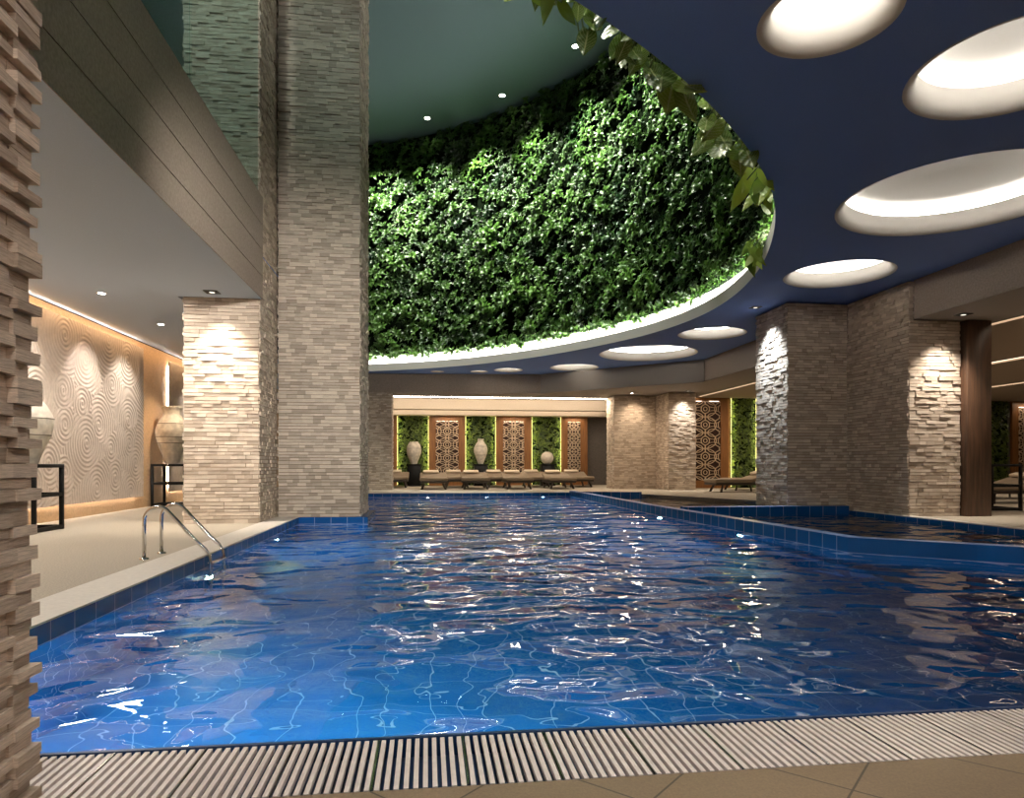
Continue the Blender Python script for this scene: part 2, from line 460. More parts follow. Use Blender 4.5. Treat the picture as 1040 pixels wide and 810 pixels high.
for i in range(n-1):
    p0 = curve[i]; nn = outn(i); seglen = (curve[i+1]-curve[i]).length
    facing = nn.dot(p0)          # >0 when the wall's inner side looks toward the camera
    dens = 36 if facing > 0 else 9
    cnt = seglen*(ZT-5.12)*dens
    for _ in range(int(cnt)+(rnd.random() < cnt % 1)):
        t = rnd.random(); z = rnd.uniform(5.15, ZT-.1)
        q = p0.lerp(curve[i+1], t)
        base = Vector((q.x+nn.x*.26, q.y+nn.y*.26, z))
        patch = mathutils.noise.noise(Vector((base.x*.55, base.y*.55, z*.55)))
        patch2 = mathutils.noise.noise(Vector((base.x*1.7+9, base.y*1.7, z*1.7)))
        tone = .32+.35*patch+.5*patch2
        inn = Vector((-nn.x, -nn.y, .35)).normalized()
        out_ = max(0, patch2)*.25
        base += Vector((-nn.x, -nn.y, 0))*(out_+rnd.random()*.12)
        big = rnd.random()
        size = .13+.16*big*big+.08*max(0, patch)
        rosette(fol, base, inn, size, tone, 7 if big < .7 else 9, .16 if patch2 < .1 else .24)
# a fringe hanging over the white cove
for i in range(n-1):
    for _ in range(3):
        q = curve[i].lerp(curve[i+1], rnd.random()); nn = outn(i)
        base = Vector((q.x+nn.x*.12, q.y+nn.y*.12, 5.06+rnd.random()*.2))
        inn = Vector((-nn.x, -nn.y, -.5)).normalized()
        if rnd.random() < .8: rosette(fol, base, inn, rnd.uniform(.14, .28), rnd.uniform(.25, .8), 7, .2)
fo = fol.build('foliage', M['leaf'], lw, tone_attr=True)

# ------------------------------------------------------------------ big leaved plants along the near edge
def broad_leaf(L, wd, tone, curl):
    """heart-shaped leaf hanging tip down from the origin, veined, in x (width) / z (length)"""
    vs = []; fs = []; vein = []
    nu, nv = 40, 12
    for iu in range(nu+1):
        u = iu/nu
        half = wd*(sin(pi*min(1, (u*.9+.10)))**.65)*(1-u**3*.75) if u < 1 else 0
        for iv in range(nv*2+1):
            v = (iv-nv)/nv
            x = half*v
            z = -L*u+.18*L*abs(v)*(1-u)
            y = -curl*L*u*u+.12*wd*abs(v)**1.5+.02*wd*sin(u*22-abs(v)*6)
            vs.append((x, y, z))
    w = nv*2+1
    for iu in range(nu):
        for iv in range(nv*2):
            fs.append((iu*w+iv, iu*w+iv+1, (iu+1)*w+iv+1, (iu+1)*w+iv))
            u = (iu+.5)/nu; v = abs((iv+.5-nv)/nv)
            ph = ((u+v*.22)*8) % 1
            vein.append(.9 if (v < .08) else .55 if ph < .17 else 0.)
    return vs, fs, vein
def vein_mesh(name, vs, fs, vein, tone, m, parent, loc, rot):
    me = bpy.data.meshes.new(name); me.from_pydata(vs, [], fs); me.materials.append(m)
    a = me.attributes.new('tone', 'FLOAT', 'FACE'); a.data.foreach_set('value', [tone]*len(fs))
    a = me.attributes.new('vein', 'FLOAT', 'FACE'); a.data.foreach_set('value', vein)
    me.polygons.foreach_set('use_smooth', [True]*len(fs))
    o = bpy.data.objects.new(name, me); C.objects.link(o); o.parent = parent; o.location = loc; o.rotation_euler = rot
    return o
# index of curve point nearest a given xy
def near_i(x, y): return min(range(n), key=lambda i: (curve[i]-Vector((x, y))).length)
PL = [  # x, y on edge, kind, n leaves, size, label
    (.92,4.93,'lime',10,.30,'lime green broad-leaved plant hanging at the top of the frame'),
    (1.25,5.14,'vine',7,.24,'plant with thin looping vines beside the lime leaves'),
    (1.60,5.38,'vine',7,.24,'tangle of dark vines trailing along the blue ceiling edge'),
    (2.00,5.70,'vine',7,.24,'brown stemmed trailing plant just left of the big veined leaf'),
    (2.40,6.05,'broad',5,.40,'plant with one large round veined leaf at the ceiling edge'),
    (3.05,6.68,'broad',5,.30,'olive broad-leaved plant right below the large veined leaf'),
    (3.55,7.20,'broad',5,.30,'plant with curved yellow-green leaves midway down the ceiling edge'),
    (4.15,7.92,'lime',6,.36,'bright narrow-leaved plant low on the ceiling edge'),
    (4.65,8.70,'lime',7,.32,'pale spiky plant near the right end of the leaf edge'),
    (5.75,11.1,'lime',9,.34,'pale yellow-green plant spilling over the white lip at its right bend'),
]
rp = random.Random(11)
for x, y, kd, k, size, lab in PL:
    i = near_i(x, y); p = curve[i]; nn = outn(i); ang = math.atan2(nn.y, nn.x)
    t = thing('trailing_plant', lab, 'plant', (p.x+nn.x*.10, p.y+nn.y*.10, 4.52), group='plants trailing over the near edge of the opening')
    tan = Vector((-nn.y, nn.x))
    for j in range(k+3):
        s = rp.uniform(-.32, .32); hz = rp.uniform(-.02, .34); inw = rp.uniform(.12, .36) if j else .34
        base = Vector((tan.x*s-nn.x*inw, tan.y*s-nn.y*inw, hz))
        root = Vector((tan.x*s*.6+nn.x*.1, tan.y*s*.6+nn.y*.1, hz*.7+.25))
        mb = MB(); mid = (base+root)/2+Vector((0, 0, .12))
        mb.tube([root, mid, base], .008, 6)
        st = mb.build('stem', M['stem'], t)
        L = size*rp.uniform(.7, 1.1) if j else size*1.15
        if kd == 'lime': wd = L*rp.uniform(.16, .26)
        elif kd == 'broad': wd = L*rp.uniform(.34, .45)
        else: wd = L*rp.uniform(.24, .42)
        vs, fs, ve = broad_leaf(L, wd, .5, rp.uniform(.1, .4))
        tn = rp.uniform(.2, 1)
        if kd == 'vine': tn *= .6
        if kd == 'lime': ve = [v*.3 for v in ve]
        rot = (rp.uniform(-.5, .3), rp.uniform(-.6, .6), math.atan2(base.y+p.y, base.x+p.x)-pi/2+rp.uniform(-.6, .6))
        vein_mesh('leaf', vs, fs, ve, tn, M['leaflime'] if kd == 'lime' else M['bigleaf'], t, base, rot)
    if kd == 'vine':
        for j in range(2):
            s = rp.uniform(-.3, .2); dr = rp.uniform(.12, .26)
            a = Vector((tan.x*s-nn.x*.25, tan.y*s-nn.y*.25, .25)); b = a+Vector((-nn.x*.35+tan.x*.55, -nn.y*.35+tan.y*.55, -.05))
            pts = [a.lerp(b, q/12)+Vector((0, 0, -dr*sin(pi*q/12)*(.5+.5*q/12))) for q in range(13)]
            mb = MB(); mb.tube(pts, .009, 6, taper=.6); mb.build('vine', M['stem'], t)

# ------------------------------------------------------------------ stone clad columns
rs = random.Random(5)
def clad(mb, o, u, nrm, width, z0, z1, course=.064, lmin=.11, lmax=.24, dmax=.030, corner=True):
    """courses of stone strips on a vertical face: o start corner, u along, nrm outward"""
    o = Vector(o); u = Vector(u); nrm = Vector(nrm); z = z0; row = 0
    while z < z1-.01:
        h = min(course*rs.choice((.85, 1, 1.15)), z1-z); x = 0
        while x < width-1e-4:
            l = min(rs.uniform(lmin, lmax), width-x)
            if width-x-l < .07: l = width-x
            d = rs.choice((.12, .3, .65, 1.))*dmax*rs.uniform(.8, 1.1)+.003
            a = o+u*x; b = o+u*(x+l)
            zz0, zz1 = z+.003, z+h-.006
            p = [a, b, b+nrm*d, a+nrm*d]
            vs = [(q.x, q.y, zz0) for q in p]+[(q.x, q.y, zz1) for q in p]
            mb.add(vs, [(0,3,2,1),(4,5,6,7),(1,2,6,5),(2,3,7,6),(3,0,4,7)], rs.random())
            x += l
        z += h; row += 1
def column(label, x0, x1, y0, y1, z0, z1, faces, m, extra=None, name='stone_column', **kw):
    mb = MB(); mb.box(x0, x1, y0, y1, z0, z1, -.9)  # core tone far below the blocks paints dark shadow lines between courses
    if 'f' in faces: clad(mb, (x0, y0), (1, 0), (0, -1), x1-x0, z0, z1, **kw)
    if 'r' in faces: clad(mb, (x1, y0), (0, 1), (1, 0), y1-y0, z0, z1, **kw)
    if 'l' in faces: clad(mb, (x0, y1), (0, -1), (-1, 0), y1-y0, z0, z1, **kw)
    if 'b' in faces: clad(mb, (x1, y1), (-1, 0), (0, 1), x1-x0, z0, z1, **kw)
    for e in extra or (): e(mb)
    for f_i in range(len(mb.f)):
        pass
    o = mb.build(name, m, tone_attr=True); tag(o, label, 'column'); return o
# clad() works with 2-D vectors
_c = clad
def clad(mb, o, u, nrm, *a, **k):
    return _c(mb, (o[0], o[1], 0), (u[0], u[1], 0), (nrm[0], nrm[1], 0), *a, **k)

column('warmly spotlit cream stone column left of the pool, under the beam', -4.03, -2.83, 11.96, 13.32, 0, 13.15, 'frl', M['stone'])
column('tall grey-cream stone column rising from the pool edge through the opening', -2.76, -1.28, 13.18, 15.0, .001, 13.15, 'frl', M['stone_grey'])
column('dim stone column at the far left end of the pool', -3.0, -1.37, 26.55, 27.7, 0, 3.74, 'fr', M['stone_grey'])
column('cool-lit stone column beside the hot tub, under the round recess', 7.73, 9.1, 13.86, 15.25, 0, 4.48, 'fl', M['stone'])
column('brightly spotlit stone column right of the hot tub beside the wooden pier', 9.11, 10.17, 11.94, 15.0, 0, 3.74, 'fl', M['stone'],
       extra=[lambda mb: (mb.box(9.11, 9.2, 11.94, 13.8, 3.74, 4.48), clad(mb, (9.11, 11.94), (1, 0), (0, -1), .09, 3.74, 4.48), clad(mb, (9.11, 13.8), (0, -1), (-1, 0), 1.86, 3.74, 4.48))])
column('broad dim stone column behind the far end of the pool', 7.42, 9.12, 26.5, 27.6, 0, 3.74, 'fl', M['stone'])
column('spotlit stone column left of the far lattice screen', 9.15, 10.22, 25.05, 26.9, 0, 3.74, 'fl', M['stone'])

# foreground corner of stacked travertine
rs = random.Random(21)
mb = MB(); XF, YE = -1.17, 2.16
mb.box(XF-.9, XF, .55, YE, -.12, 4.48, .15)
z = -.12; row = 0; phase = {}
while z < 4.45:
    h = rs.choice((.030, .036, .042)); first = True; y = YE; seg = 0
    while y > .6:
        l = (.105 if seg == 0 else .17 if seg == 1 else .24)
        y0 = max(.55, y-l)
        if rs.random() < .16: phase[seg] = 1-phase.get(seg, seg % 2)
        up = (row+phase.get(seg, seg % 2)) % 2
        d = rs.choice((.024, .03, .036)) if up else rs.choice((.004, .008, .013))
        e = (.015 if up else .003)*rs.uniform(.8, 1.2) if first else 0
        mb.add([(XF-.02, y0, z+.0012), (XF+d, y0, z+.0012), (XF+d, y+e, z+.0012), (XF-.02, y+e, z+.0012),
                (XF-.02, y0, z+h-.0012), (XF+d, y0, z+h-.0012), (XF+d, y+e, z+h-.0012), (XF-.02, y+e, z+h-.0012)],
               [(0,3,2,1),(4,5,6,7),(0,1,5,4),(1,2,6,5),(2,3,7,6)], rs.random())
        y = y0; first = False; seg += 1
    x = XF
    while x > XF-.9:
        l = rs.uniform(.14, .3); x0 = max(XF-.9, x-l); d = rs.uniform(.004, .02)
        mb.box(x0, x, YE-.01, YE+d, z+.001, z+h-.001, rs.random()); x = x0
    z += h; row += 1
o = mb.build('stone_column', M['woodblock'], tone_attr=True)
tag(o, 'close stacked travertine block column filling the left edge of the frame', 'column')

# wooden pier
mb = MB(); mb.bevbox(10.215, 10.73, 11.8, 13.4, 0, 3.745, .006, segs=1)
tag(mb.build('wooden_pier', M['wood']), 'dark brown wood-clad pier right of the spotlit stone column', 'column')

# ------------------------------------------------------------------ floors
RX0, RX1, RY1 = -6.5, 27, 31.9
mb = MB()
mb.box(RX0, RX1, -3, 2.37, -.30, -.12); struct('floor', mb, M['neartile'], 'brown diagonal floor tiles in front of the pool')
mb = MB()
# left deck, stops at the coping; far deck; right deck
mb.prism([(RX0,2.37),(-2.40,2.37),(-2.40,23.45),(-2.8,23.45),(-2.8,RY1),(RX0,RY1)], -.3, 0)
struct('pool_deck', mb, M['deck'], 'beige pebbled deck left of the pool with the ladder')
mb = MB(); mb.prism([(-2.8,23.45),(9.3,23.45),(9.3,RY1),(-2.8,RY1)], -.3, 0)
struct('pool_deck', mb, M['deck'], 'beige deck with daybeds beyond the far end of the pool')
mb = MB()
mb.prism([(9.27,13.82),(9.1,13.82),(9.1,8.6),(10.6,6.2),(12,3.5),(12,2.37),(RX1,2.37),(RX1,RY1),(9.3,RY1),(9.27,16.6)], -.3, 0)
struct('pool_deck', mb, M['deck'], 'beige deck to the right of the hot tub')
mb = MB()
mb.prism([(9.28,13.95),(9.28,16.8),(7.25,21.7),(5.1,22.5),(5.1,23.44),(9.28,23.44)][::1], -.3, 0)
mb.prism([(7.7,13.84),(9.28,13.84),(9.28,15.2),(7.7,15.2)], -.3, 0)
struct('pool_deck', mb, M['deck'], 'beige deck curving behind the second basin')
# coping strips
mb = MB(); mb.prism([(-2.80,2.37),(-2.38,2.37),(-2.38,13.12),(-2.80,13.12)], .002, .016); mb.prism([(-2.80,15.1),(-2.38,15.1),(-2.38,23.37),(-2.80,23.37)], .002, .016)
struct('trim_1', mb, M['coping'], 'pale stone coping along the left pool edge')
mb = MB(); mb.prism([(9.0,13.5),(9.0,8.6),(10.5,6.15),(11.9,3.5),(12.05,3.55),(10.62,6.25),(9.18,8.66),(9.18,13.5)], .002, .016)
struct('trim_2', mb, M['coping'], 'pale stone coping beyond the hot tub')
mb = MB(); mb.prism([(-2.8,23.38),(5.0,23.38),(5.0,23.62),(-2.8,23.62)], .002, .016)
struct('trim_3', mb, M['coping'], 'pale coping at the far pool edge')

# ------------------------------------------------------------------ pool shell
DEP = -1.75
rim_in = [(4.93,23.38),(5.0,15.0),(5.30,8.05),(6.62,6.84),(9.2,3.6),(9.2,2.83)]     # pool side of the right wall
def wall_strip(mb, pts, z0, z1, flip=False):
    for a, b in zip(pts, pts[1:]):
        f = (0,1,2,3) if not flip else (3,2,1,0)
        mb.add([(*a, z0), (*b, z0), (*b, z1), (*a, z1)], [f])
mb = MB()
mb.add([(-6,2.7,DEP),(9.3,2.7,DEP),(9.3,23.5,DEP),(-6,23.5,DEP)], [(0,1,2,3)])
wall_strip(mb, [(-2.385,13.18),(-2.385,2.83)], DEP, 0)
wall_strip(mb, [(-2.385,2.83),(9.2,2.83)], DEP, -.12)
wall_strip(mb, [(-2.385,23.38),(-2.385,15.08)], DEP, 0)
mb.prism([(-2.39,13.13),(-1.12,13.13),(-1.12,15.08),(-2.39,15.08)], DEP, .0)
wall_strip(mb, [(4.93,23.38),(-2.385,23.38)], DEP, .0)
wall_strip(mb, rim_in[::-1], DEP, .07)
struct('pool_basin', mb, M['pooltile'], 'blue tiled pool walls and floor')
# right rim (raised wall of the tub) : light top, tiled sides
mb = MB()
W = .20
rim_out = [(5.13,23.38),(5.20,15.0),(5.50,8.13),(6.76,6.99),(9.4,3.68),(9.4,2.83)]
for a, b, c, d in zip(rim_in, rim_in[1:], rim_out[1:], rim_out):
    mb.add([(*a, .07), (*b, .07), (*c, .07), (*d, .07)], [(3,2,1,0)])
struct('trim_4', mb, M['poolrim'], 'light blue tiled top of the wall between pool and hot tub')
mb = MB()
wall_strip(mb, rim_out, -1.0, .07)
# hot tub walls: back wall with a top, right side
mb.prism([(5.3,13.62),(9.0,13.62),(9.0,13.82),(5.3,13.82)], -1, .10)
wall_strip(mb, [(9.0,13.62),(9.0,8.6),(10.5,6.15),(11.9,3.5)], -1, 0)
wall_strip(mb, [(11.9,3.5),(11.9,2.83),(9.4,2.83)], -1, 0)
mb.add([(5,2.7,-.9),(12.1,2.7,-.9),(12.1,13.9,-.9),(5,13.9,-.9)], [(0,1,2,3)])
struct('hot_tub_basin', mb, M['pooltile'], 'dark blue tiled hot tub basin')
mb = MB(); mb.add([(5.3,13.60,.102),(9.0,13.60,.102),(9.0,13.83,.102),(5.3,13.83,.102)], [(0,1,2,3)])
struct('trim_5', mb, M['poolrim'], 'light blue tiled rim behind the hot tub')
# second basin
mb = MB()
sb = [(9.28,13.95),(9.28,16.8),(7.25,21.7),(5.1,22.5)]
wall_strip(mb, sb, -1, 0)
mb.prism([(5.13,22.0),(6.95,21.55),(7.05,21.85),(5.13,22.35)], -1, .08)
mb.add([(5,13.8,-.9),(9.4,13.8,-.9),(9.4,22.6,-.9),(5,22.6,-.9)], [(0,1,2,3)])
struct('second_basin', mb, M['pooltile'], 'dark blue tiled second basin behind the hot tub')

mb = MB()
mb.add([(-2.385,2.83,WZ),(9.2,2.83,WZ),(9.2,3.6,WZ),(6.62,6.84,WZ),(5.30,8.05,WZ),(5.0,15,WZ),(4.93,23.38,WZ),(-2.385,23.38,WZ),(-2.385,15.08,WZ),(-1.12,15.08,WZ),(-1.12,13.13,WZ),(-2.385,13.13,WZ)], [tuple(range(12))])
o = mb.build('pool_water', M['water']); tag(o, 'rippled clear blue water filling the main pool', 'water', kind='stuff')
mb = MB(); mb.add([(5.5,8.13,-.07),(6.76,6.99,-.07),(9.4,3.68,-.07),(9.4,2.83,-.07),(11.9,2.83,-.07),(11.9,3.5,-.07),(10.5,6.15,-.07),(9.0,8.6,-.07),(9.0,13.62,-.07),(5.25,13.62,-.07)], [tuple(range(10))])
o = mb.build('hot_tub_water', M['water']); tag(o, 'still dark water in the hot tub right of the pool', 'water', kind='stuff')
mb = MB(); mb.add([(5.2,13.83,-.09),(9.28,13.83,-.09),(9.28,16.8,-.09),(7.25,21.7,-.09),(5.13,22.4,-.09)], [tuple(range(5))])
o = mb.build('second_basin_water', M['water']); tag(o, 'dark water in the far second basin behind the hot tub', 'water', kind='stuff')

# ------------------------------------------------------------------ overflow grate
gr = thing('overflow_grate', 'cream slatted overflow drain grate along the near pool edge', 'drain grate', (0, 2.6, -.12))
mb = MB(); x = -2.3
while x < 6.2:
    mb.box(x, x+.0175, -.222, .205, -.022, 0); x += .0336
mb.build('grate_bars', M['grate'], gr)
mb = MB(); mb.box(-2.35, 9.2, -.23, .205, -.16, -.075); mb.box(-2.35, 9.2, -.232, -.226, -.08, -.001)
mb.build('gutter_channel', M['gutter'], gr)
mb = MB(); mb.box(-2.38, 9.2, .212, .232, -.16, .004); mb.build('edge_tile', M['gutter'], gr)
x = -2.3+.0336*13
while x < 6:
    mb = MB(); mb.box(x-.011, x-.007, -.222, .225, -.03, .002); mb.build('joint_strip', M['steel'], gr); x += .0336*10
mb = MB(); mb.box(-2.38, 12, 2.30, 2.372, -.3, -.1205); struct('floor', mb, M['neartile'])

# ------------------------------------------------------------------ walls
def wallbox(name, x0, x1, y0, y1, z0, z1, m, **k):
    mb = MB(); mb.box(x0, x1, y0, y1, z0, z1); return struct(name, mb, m, **k)
wallbox('wall_left', RX0-.2, RX0, -3, RY1, -.3, 3.78, M['plaster'], label='ochre plaster wall behind the carved panels')
wallbox('wall_back', -6.7, 9.3, RY1, RY1+.2, -.3, 5, M['greywall'])
wallbox('wall_back', 10.2, RX1, 27.2, 27.4, -.3, 5, M['greywall'])
wallbox('wall_back', 9.1, 9.3, 27.0, RY1, 0, 4.2, M['greywall'])
wallbox('wall_right', RX1, RX1+.2, -3, 27.4, -.3, 5, M['greywall'])
wallbox('wall_front', -9, RX1, -3.2, -3, -.3, 5.2, M['fascia'])
wallbox('wall_front', -9, 9, -3.2, -3, 5.2, ZT, M['fascia'])
wallbox('wall_left', -9.2, -9, -3, 28, 5.5, ZT, M['greywall'])
wallbox('wall_back', -9, -3, 15.2, 15.4, 3.9, ZT, M['greywall'])
wallbox('wall_left', -3.0, -2.78, 15.4, 26.5, 3.78, ZT, M['greywall'])
mb = MB(); mb.box(-9.2, 8, -3.2, 28, ZT, ZT+.15); struct('ceiling', mb, M['dark_ceiling'], 'dark teal high ceiling above the plants')
# outer skin behind the living wall so the upper space is closed
# left soffit, beam
mb = MB(); mb.box(RX0, -4.15, -3, RY1, 3.80, 3.95); struct('ceiling', mb, M['soffit'], 'pale ceiling over the left deck with small downlights')
mb = MB(); mb.box(-4.15, -2.77, -3, 11.9, 3.78, 3.95); struct('ceiling', mb, M['soffit'], 'pale underside of the big beam')
mb = MB(); mb.box(-9, -2.86, -3, 11.95, 5.35, 5.5); struct('floor', mb, M['greywall'], 'upper gallery floor behind the glass')
bm_ = thing('beam', 'long brown-grey panelled beam above the left pool edge', 'beam')
mb = MB()
for a, b in ((3.782,4.155),(4.167,4.60),(4.612,5.02),(5.032,5.5)): mb.box(-2.82, -2.76, -3, 11.93, a, b)
mb.build('fascia_boards', M['fascia'], bm_)
mb = MB(); mb.box(-2.9, -2.80, -3, 11.93, 3.79, 5.49); mb.build('beam_core', M['black'], bm_)
bm_['kind'] = 'structure'
# gallery glass
for a, b, nm in ((-3, 8.45, 'glass pane nearer the camera above the panelled beam'), (8.47, 11.7, 'glass pane above the beam beside the stone column')):
    mb = MB(); mb.box(-2.80, -2.785, a, b, 5.5, ZT)
    o = mb.build('window_1', M['glass']); o['kind'] = 'structure'; o['label'] = nm
# right beam and low soffits
mb = MB(); mb.box(9.2, 9.24, -3, 11.92, 3.757, 4.5); mb.box(9.2, 9.24, 13.85, 21.8, 3.757, 4.5)
struct('beam', mb, M['fascia'], 'brown beam face above the right side of the hot tub')
low = [(-3,26.78),(-1.4,26.78),(4.38,26.2),(9.2,21.83),(9.2,-3),(10.98,-3),(10.98,27.2),(9.2,27.2),(9.2,28.88),(-3,28.88)]
filled('ceiling', [low], 3.755, M['low_soffit'], False, kind='structure', label='low brown-grey soffit behind the bulkhead and along the right')
mb = MB()
a = [(-3,26.78),(-1.4,26.78),(4.38,26.2)]
for p, q in zip(a, a[1:]): mb.add([(*p,3.755),(*q,3.755),(*q,4.5),(*p,4.5)], [(0,1,2,3)])
struct('bulkhead', mb, M['fascia'], 'dark bulkhead face above the far end of the pool')
mb = MB(); mb.add([(4.38,26.2,3.755),(9.2,21.83,3.755),(9.2,21.83,4.5),(4.38,26.2,4.5)], [(0,1,2,3)])
struct('bulkhead', mb, M['low_soffit'], 'lighter angled bulkhead right of the dark one')
# right room ceiling with three slots
mb = MB()
for a, b in ((11.15,15.2),(15.5,19.9),(20.2,RX1)): mb.box(a, b, -3, 27.2, 3.757, 3.80)
mb.box(10.98, RX1, -3, 27.2, 3.98, 4.1); mb.box(10.96, 10.98, -3, 27.2, 3.757, 3.98)
struct('ceiling', mb, M['tan_ceiling'], 'dim warm ceiling of the lounge on the right')
for a, b, lab in ((11.0,11.13,'recessed light line nearest the wooden pier, on the right'), (15.22,15.48,'middle recessed light line in the right lounge'), (19.92,20.18,'farthest recessed light line in the right lounge')):
    mb = MB(); mb.box(a, b, 1, 26.9, 3.80, 3.84); tag(mb.build('ceiling_light_line', M['led_soft']), lab, 'light strip', 'light lines in the right lounge ceiling')
# back recess with two stepped coves
mb = MB()
mb.box(-3, 9.1, 28.9, 29.9, 4.15, 4.25); mb.box(-3, 9.1, 28.86, 28.9, 3.757, 4.2)
mb.box(-3, 9.1, 29.9, 30.5, 3.39, 4.25); mb.box(-3, 9.1, 30.5, 31.05, 3.78, 3.9); mb.box(-3, 9.1, 31.05, RY1, 3.225, 3.9)
struct('ceiling', mb, M['cove'], 'stepped pale light coves over the far lounge')
mb = MB(); mb.box(-1.36, 8.2, 28.0, 28.12, 3.738, 3.754); tag(mb.build('ceiling_light_line', M['led_line']), 'thin lit line at the front edge of the far lounge coves', 'light strip')
for y, z, lab in ((28.93, 3.80, 'light strip of the nearer cove in the far lounge'), (30.53, 3.44, 'light strip of the deeper cove in the far lounge')):
    mb = MB(); mb.box(-3, 8.2, y, y+.05, z, z+.03); tag(mb.build('cove_light_strip', M['led_soft']), lab, 'light strip')
    light('AREA', 'cove_lamp', (2.6, y+.12, z+.1), (44 if z > 3.6 else 26), (1, .84, .64), target=(2.6, y+1.0, z+.10), size=11, size_y=.08)

# ------------------------------------------------------------------ carved relief panels
CENT = [(396,58.3),(391,108.7),(432,95),(427,125.5),(456,107.6),(450,126.5),(450,82.5),(470,133),(496,93),(431,60),(365,81),(365,125),(410,78),(480,60),(485,112),(340,60),(345,105),(500,128)]
def panel_yz(py, px):
    t = math.tan(math.atan((px-520)/691)+TH); Y = RX0/t; d = RX0*sin(TH)+Y*cos(TH)
    return Y, 1-(py-471)*d/691
cy = [panel_yz(a, b) for a, b in CENT]
rr = random.Random(4)
cy = [(y, z, rr.uniform(.4, 1.35)) for y, z in cy]+[(rr.uniform(8.5, 12.5), rr.uniform(.4, 3.5), rr.uniform(.4, .9)) for _ in range(22)]
def relief_h(y, z, cs):
    best = 9; bd = 0; ba = 0
    for a, b, R in cs:
        dy = y-a; dz = z-b
        d = math.hypot(dy, dz)/R
        if d < best: best = d; bd = d*R; ba = math.atan2(dz, dy)
    if best > .9:
        wv = z*1.0+.35*sin(y*2.1+z*1.2)+.22*sin(y*1.1-z*2.3+1)
        ph = wv/.085
    else:
        ph = bd/.085-ba/(2*pi)
    v = .5+.5*sin(2*pi*ph)
    return .016*v**.7
def relief_panel(label, y0, y1, z0, z1, cs, step):
    ny = int((y1-y0)/step); nz = int((z1-z0)/step); mb = MB()
    xb = RX0+.09; vs = []; fs = []
    for j in range(nz+1):
        for i in range(ny+1):
            y = y0+(y1-y0)*i/ny; z = z0+(z1-z0)*j/nz
            vs.append((xb+relief_h(y, z, cs), y, z))
    for j in range(nz):
        for i in range(ny):
            a = j*(ny+1)+i; fs.append((a, a+1, a+ny+2, a+ny+1))
    mb.add(vs, fs, .5, True)
    mb.box(xb-.03, xb, y0, y1, z0, z1)
    t = thing('relief_panel', label, 'wall panel', (0, 0, 0), group='carved wall panels')
    mb.build('carved_face', M['relief'], t)
    mb = MB(); e = .10
    for a, b, c, d in ((y0+e, y1-e, z1-e-.02, z1-e), (y0+e, y1-e, z0+e, z0+e+.02), (y0+e, y0+e+.02, z0+e, z1-e), (y1-e-.02, y1-e, z0+e, z1-e)):
        mb.box(RX0+.02, RX0+.05, a, b, c, d)
    mb.build('backlight_strip', M['led'], t)
    return t
relief_panel('large swirl-carved cream stone panel, backlit, on the ochre wall', 8.5, 16.38, .27, 3.62, cy, .0165)
cs2 = [(rr.uniform(17.5, 24), rr.uniform(.3, 3.5), rr.uniform(.4, .9)) for _ in range(26)]
relief_panel('carved panel with a glowing edge behind the vase, mostly behind the column', 17.98, 23.5, .31, 3.56, cs2, .04)

# ------------------------------------------------------------------ tables and vases
def console(label, loc, w=.8, dpt=.8, h=1.0, top=False):
    t = thing('console_table', label, 'table', loc, group='black open-frame tables')
    s = .055; x, y = w/2-s/2, dpt/2-s/2
    for a in (-1, 1):
        for b in (-1, 1):
            mb = MB(); mb.bevbox(a*x-s/2, a*x+s/2, b*y-s/2, b*y+s/2, 0, h-.055, .004, segs=1); mb.build('leg', M['black'], t)
    mb = MB(); mb.bevbox(-w/2, w/2, -dpt/2, dpt/2, h-.055, h, .004, segs=1); mb.build('tabletop', M['black'], t)
    for z, nm in ((.50, 'middle_rail'), (.0, 'bottom_rail')):
        mb = MB()
        for b in (-1, 1):
            mb.box(-x+s/2, x-s/2, b*y-s/2, b*y+s/2, z+.01, z+.065)
            mb.box(b*x-s/2, b*x+s/2, -y+s/2, y-s/2, z+.01, z+.065)
        mb.build(nm, M['black'], t)
    return t
T2 = console('black open-frame table beside the warmly spotlit column, under the banded vase', (-6.06, 17.3, 0), .78)
T1 = console('black open-frame table half hidden by the close travertine column', (-5.98, 10.92, 0), .8)
console('black table in the right lounge just beyond the wooden pier', (12.2, 13.45, 0), .8)
def smooth_prof(pts, n=6):
    P = [Vector((r, z)) for r, z in pts]; out = catmull(P, n); return [(max(.001, p.x), p.y) for p in out]
def vase(label, loc, h, prof, bands, sc_=1.0):
    t = thing('vase', label, 'vase', loc, group='tall pale vases')
    mb = MB(); mb.lathe([(r*sc_, z*h) for r, z in smooth_prof(prof)], 48); mb.build('body', M['vase'], t)
    pr = smooth_prof(prof, 10)
    mb = MB()
    for z in bands:
        r = min(pr, key=lambda q: abs(q[1]-z)+(q[0] < .1)*9)[0]*sc_
        mb.lathe([(r+.004, (z-.006)*h), (r+.010, z*h), (r+.004, (z+.006)*h)], 48)
    if bands: mb.build('band', M['vaseband'], t)
    return t
pv = [(.001,0),(.14,0),(.16,.02),(.21,.14),(.30,.32),(.365,.52),(.35,.64),(.28,.76),(.215,.83),(.195,.875),(.20,.94),(.22,1.0),(.16,.985),(.15,.95),(.14,.9)]
vase('tall banded pale vase on the black table beside the spotlit column', (-6.10, 17.28, 1.003), 1.37, pv, (.36,.47,.70))
vase('pale vase on the near black table, half hidden by the travertine column', (-5.90, 10.92, 1.003), 1.12, pv, (.38,.6), .92)
pw = [(.001,0),(.15,0),(.17,.02),(.25,.2),(.36,.45),(.38,.66),(.33,.85),(.24,.96),(.22,1.0),(.19,.98)]
px_ = [(.001,0),(.12,0),(.15,.03),(.26,.25),(.36,.5),(.33,.7),(.2,.86),(.15,.93),(.17,1.0),(.13,.98)]
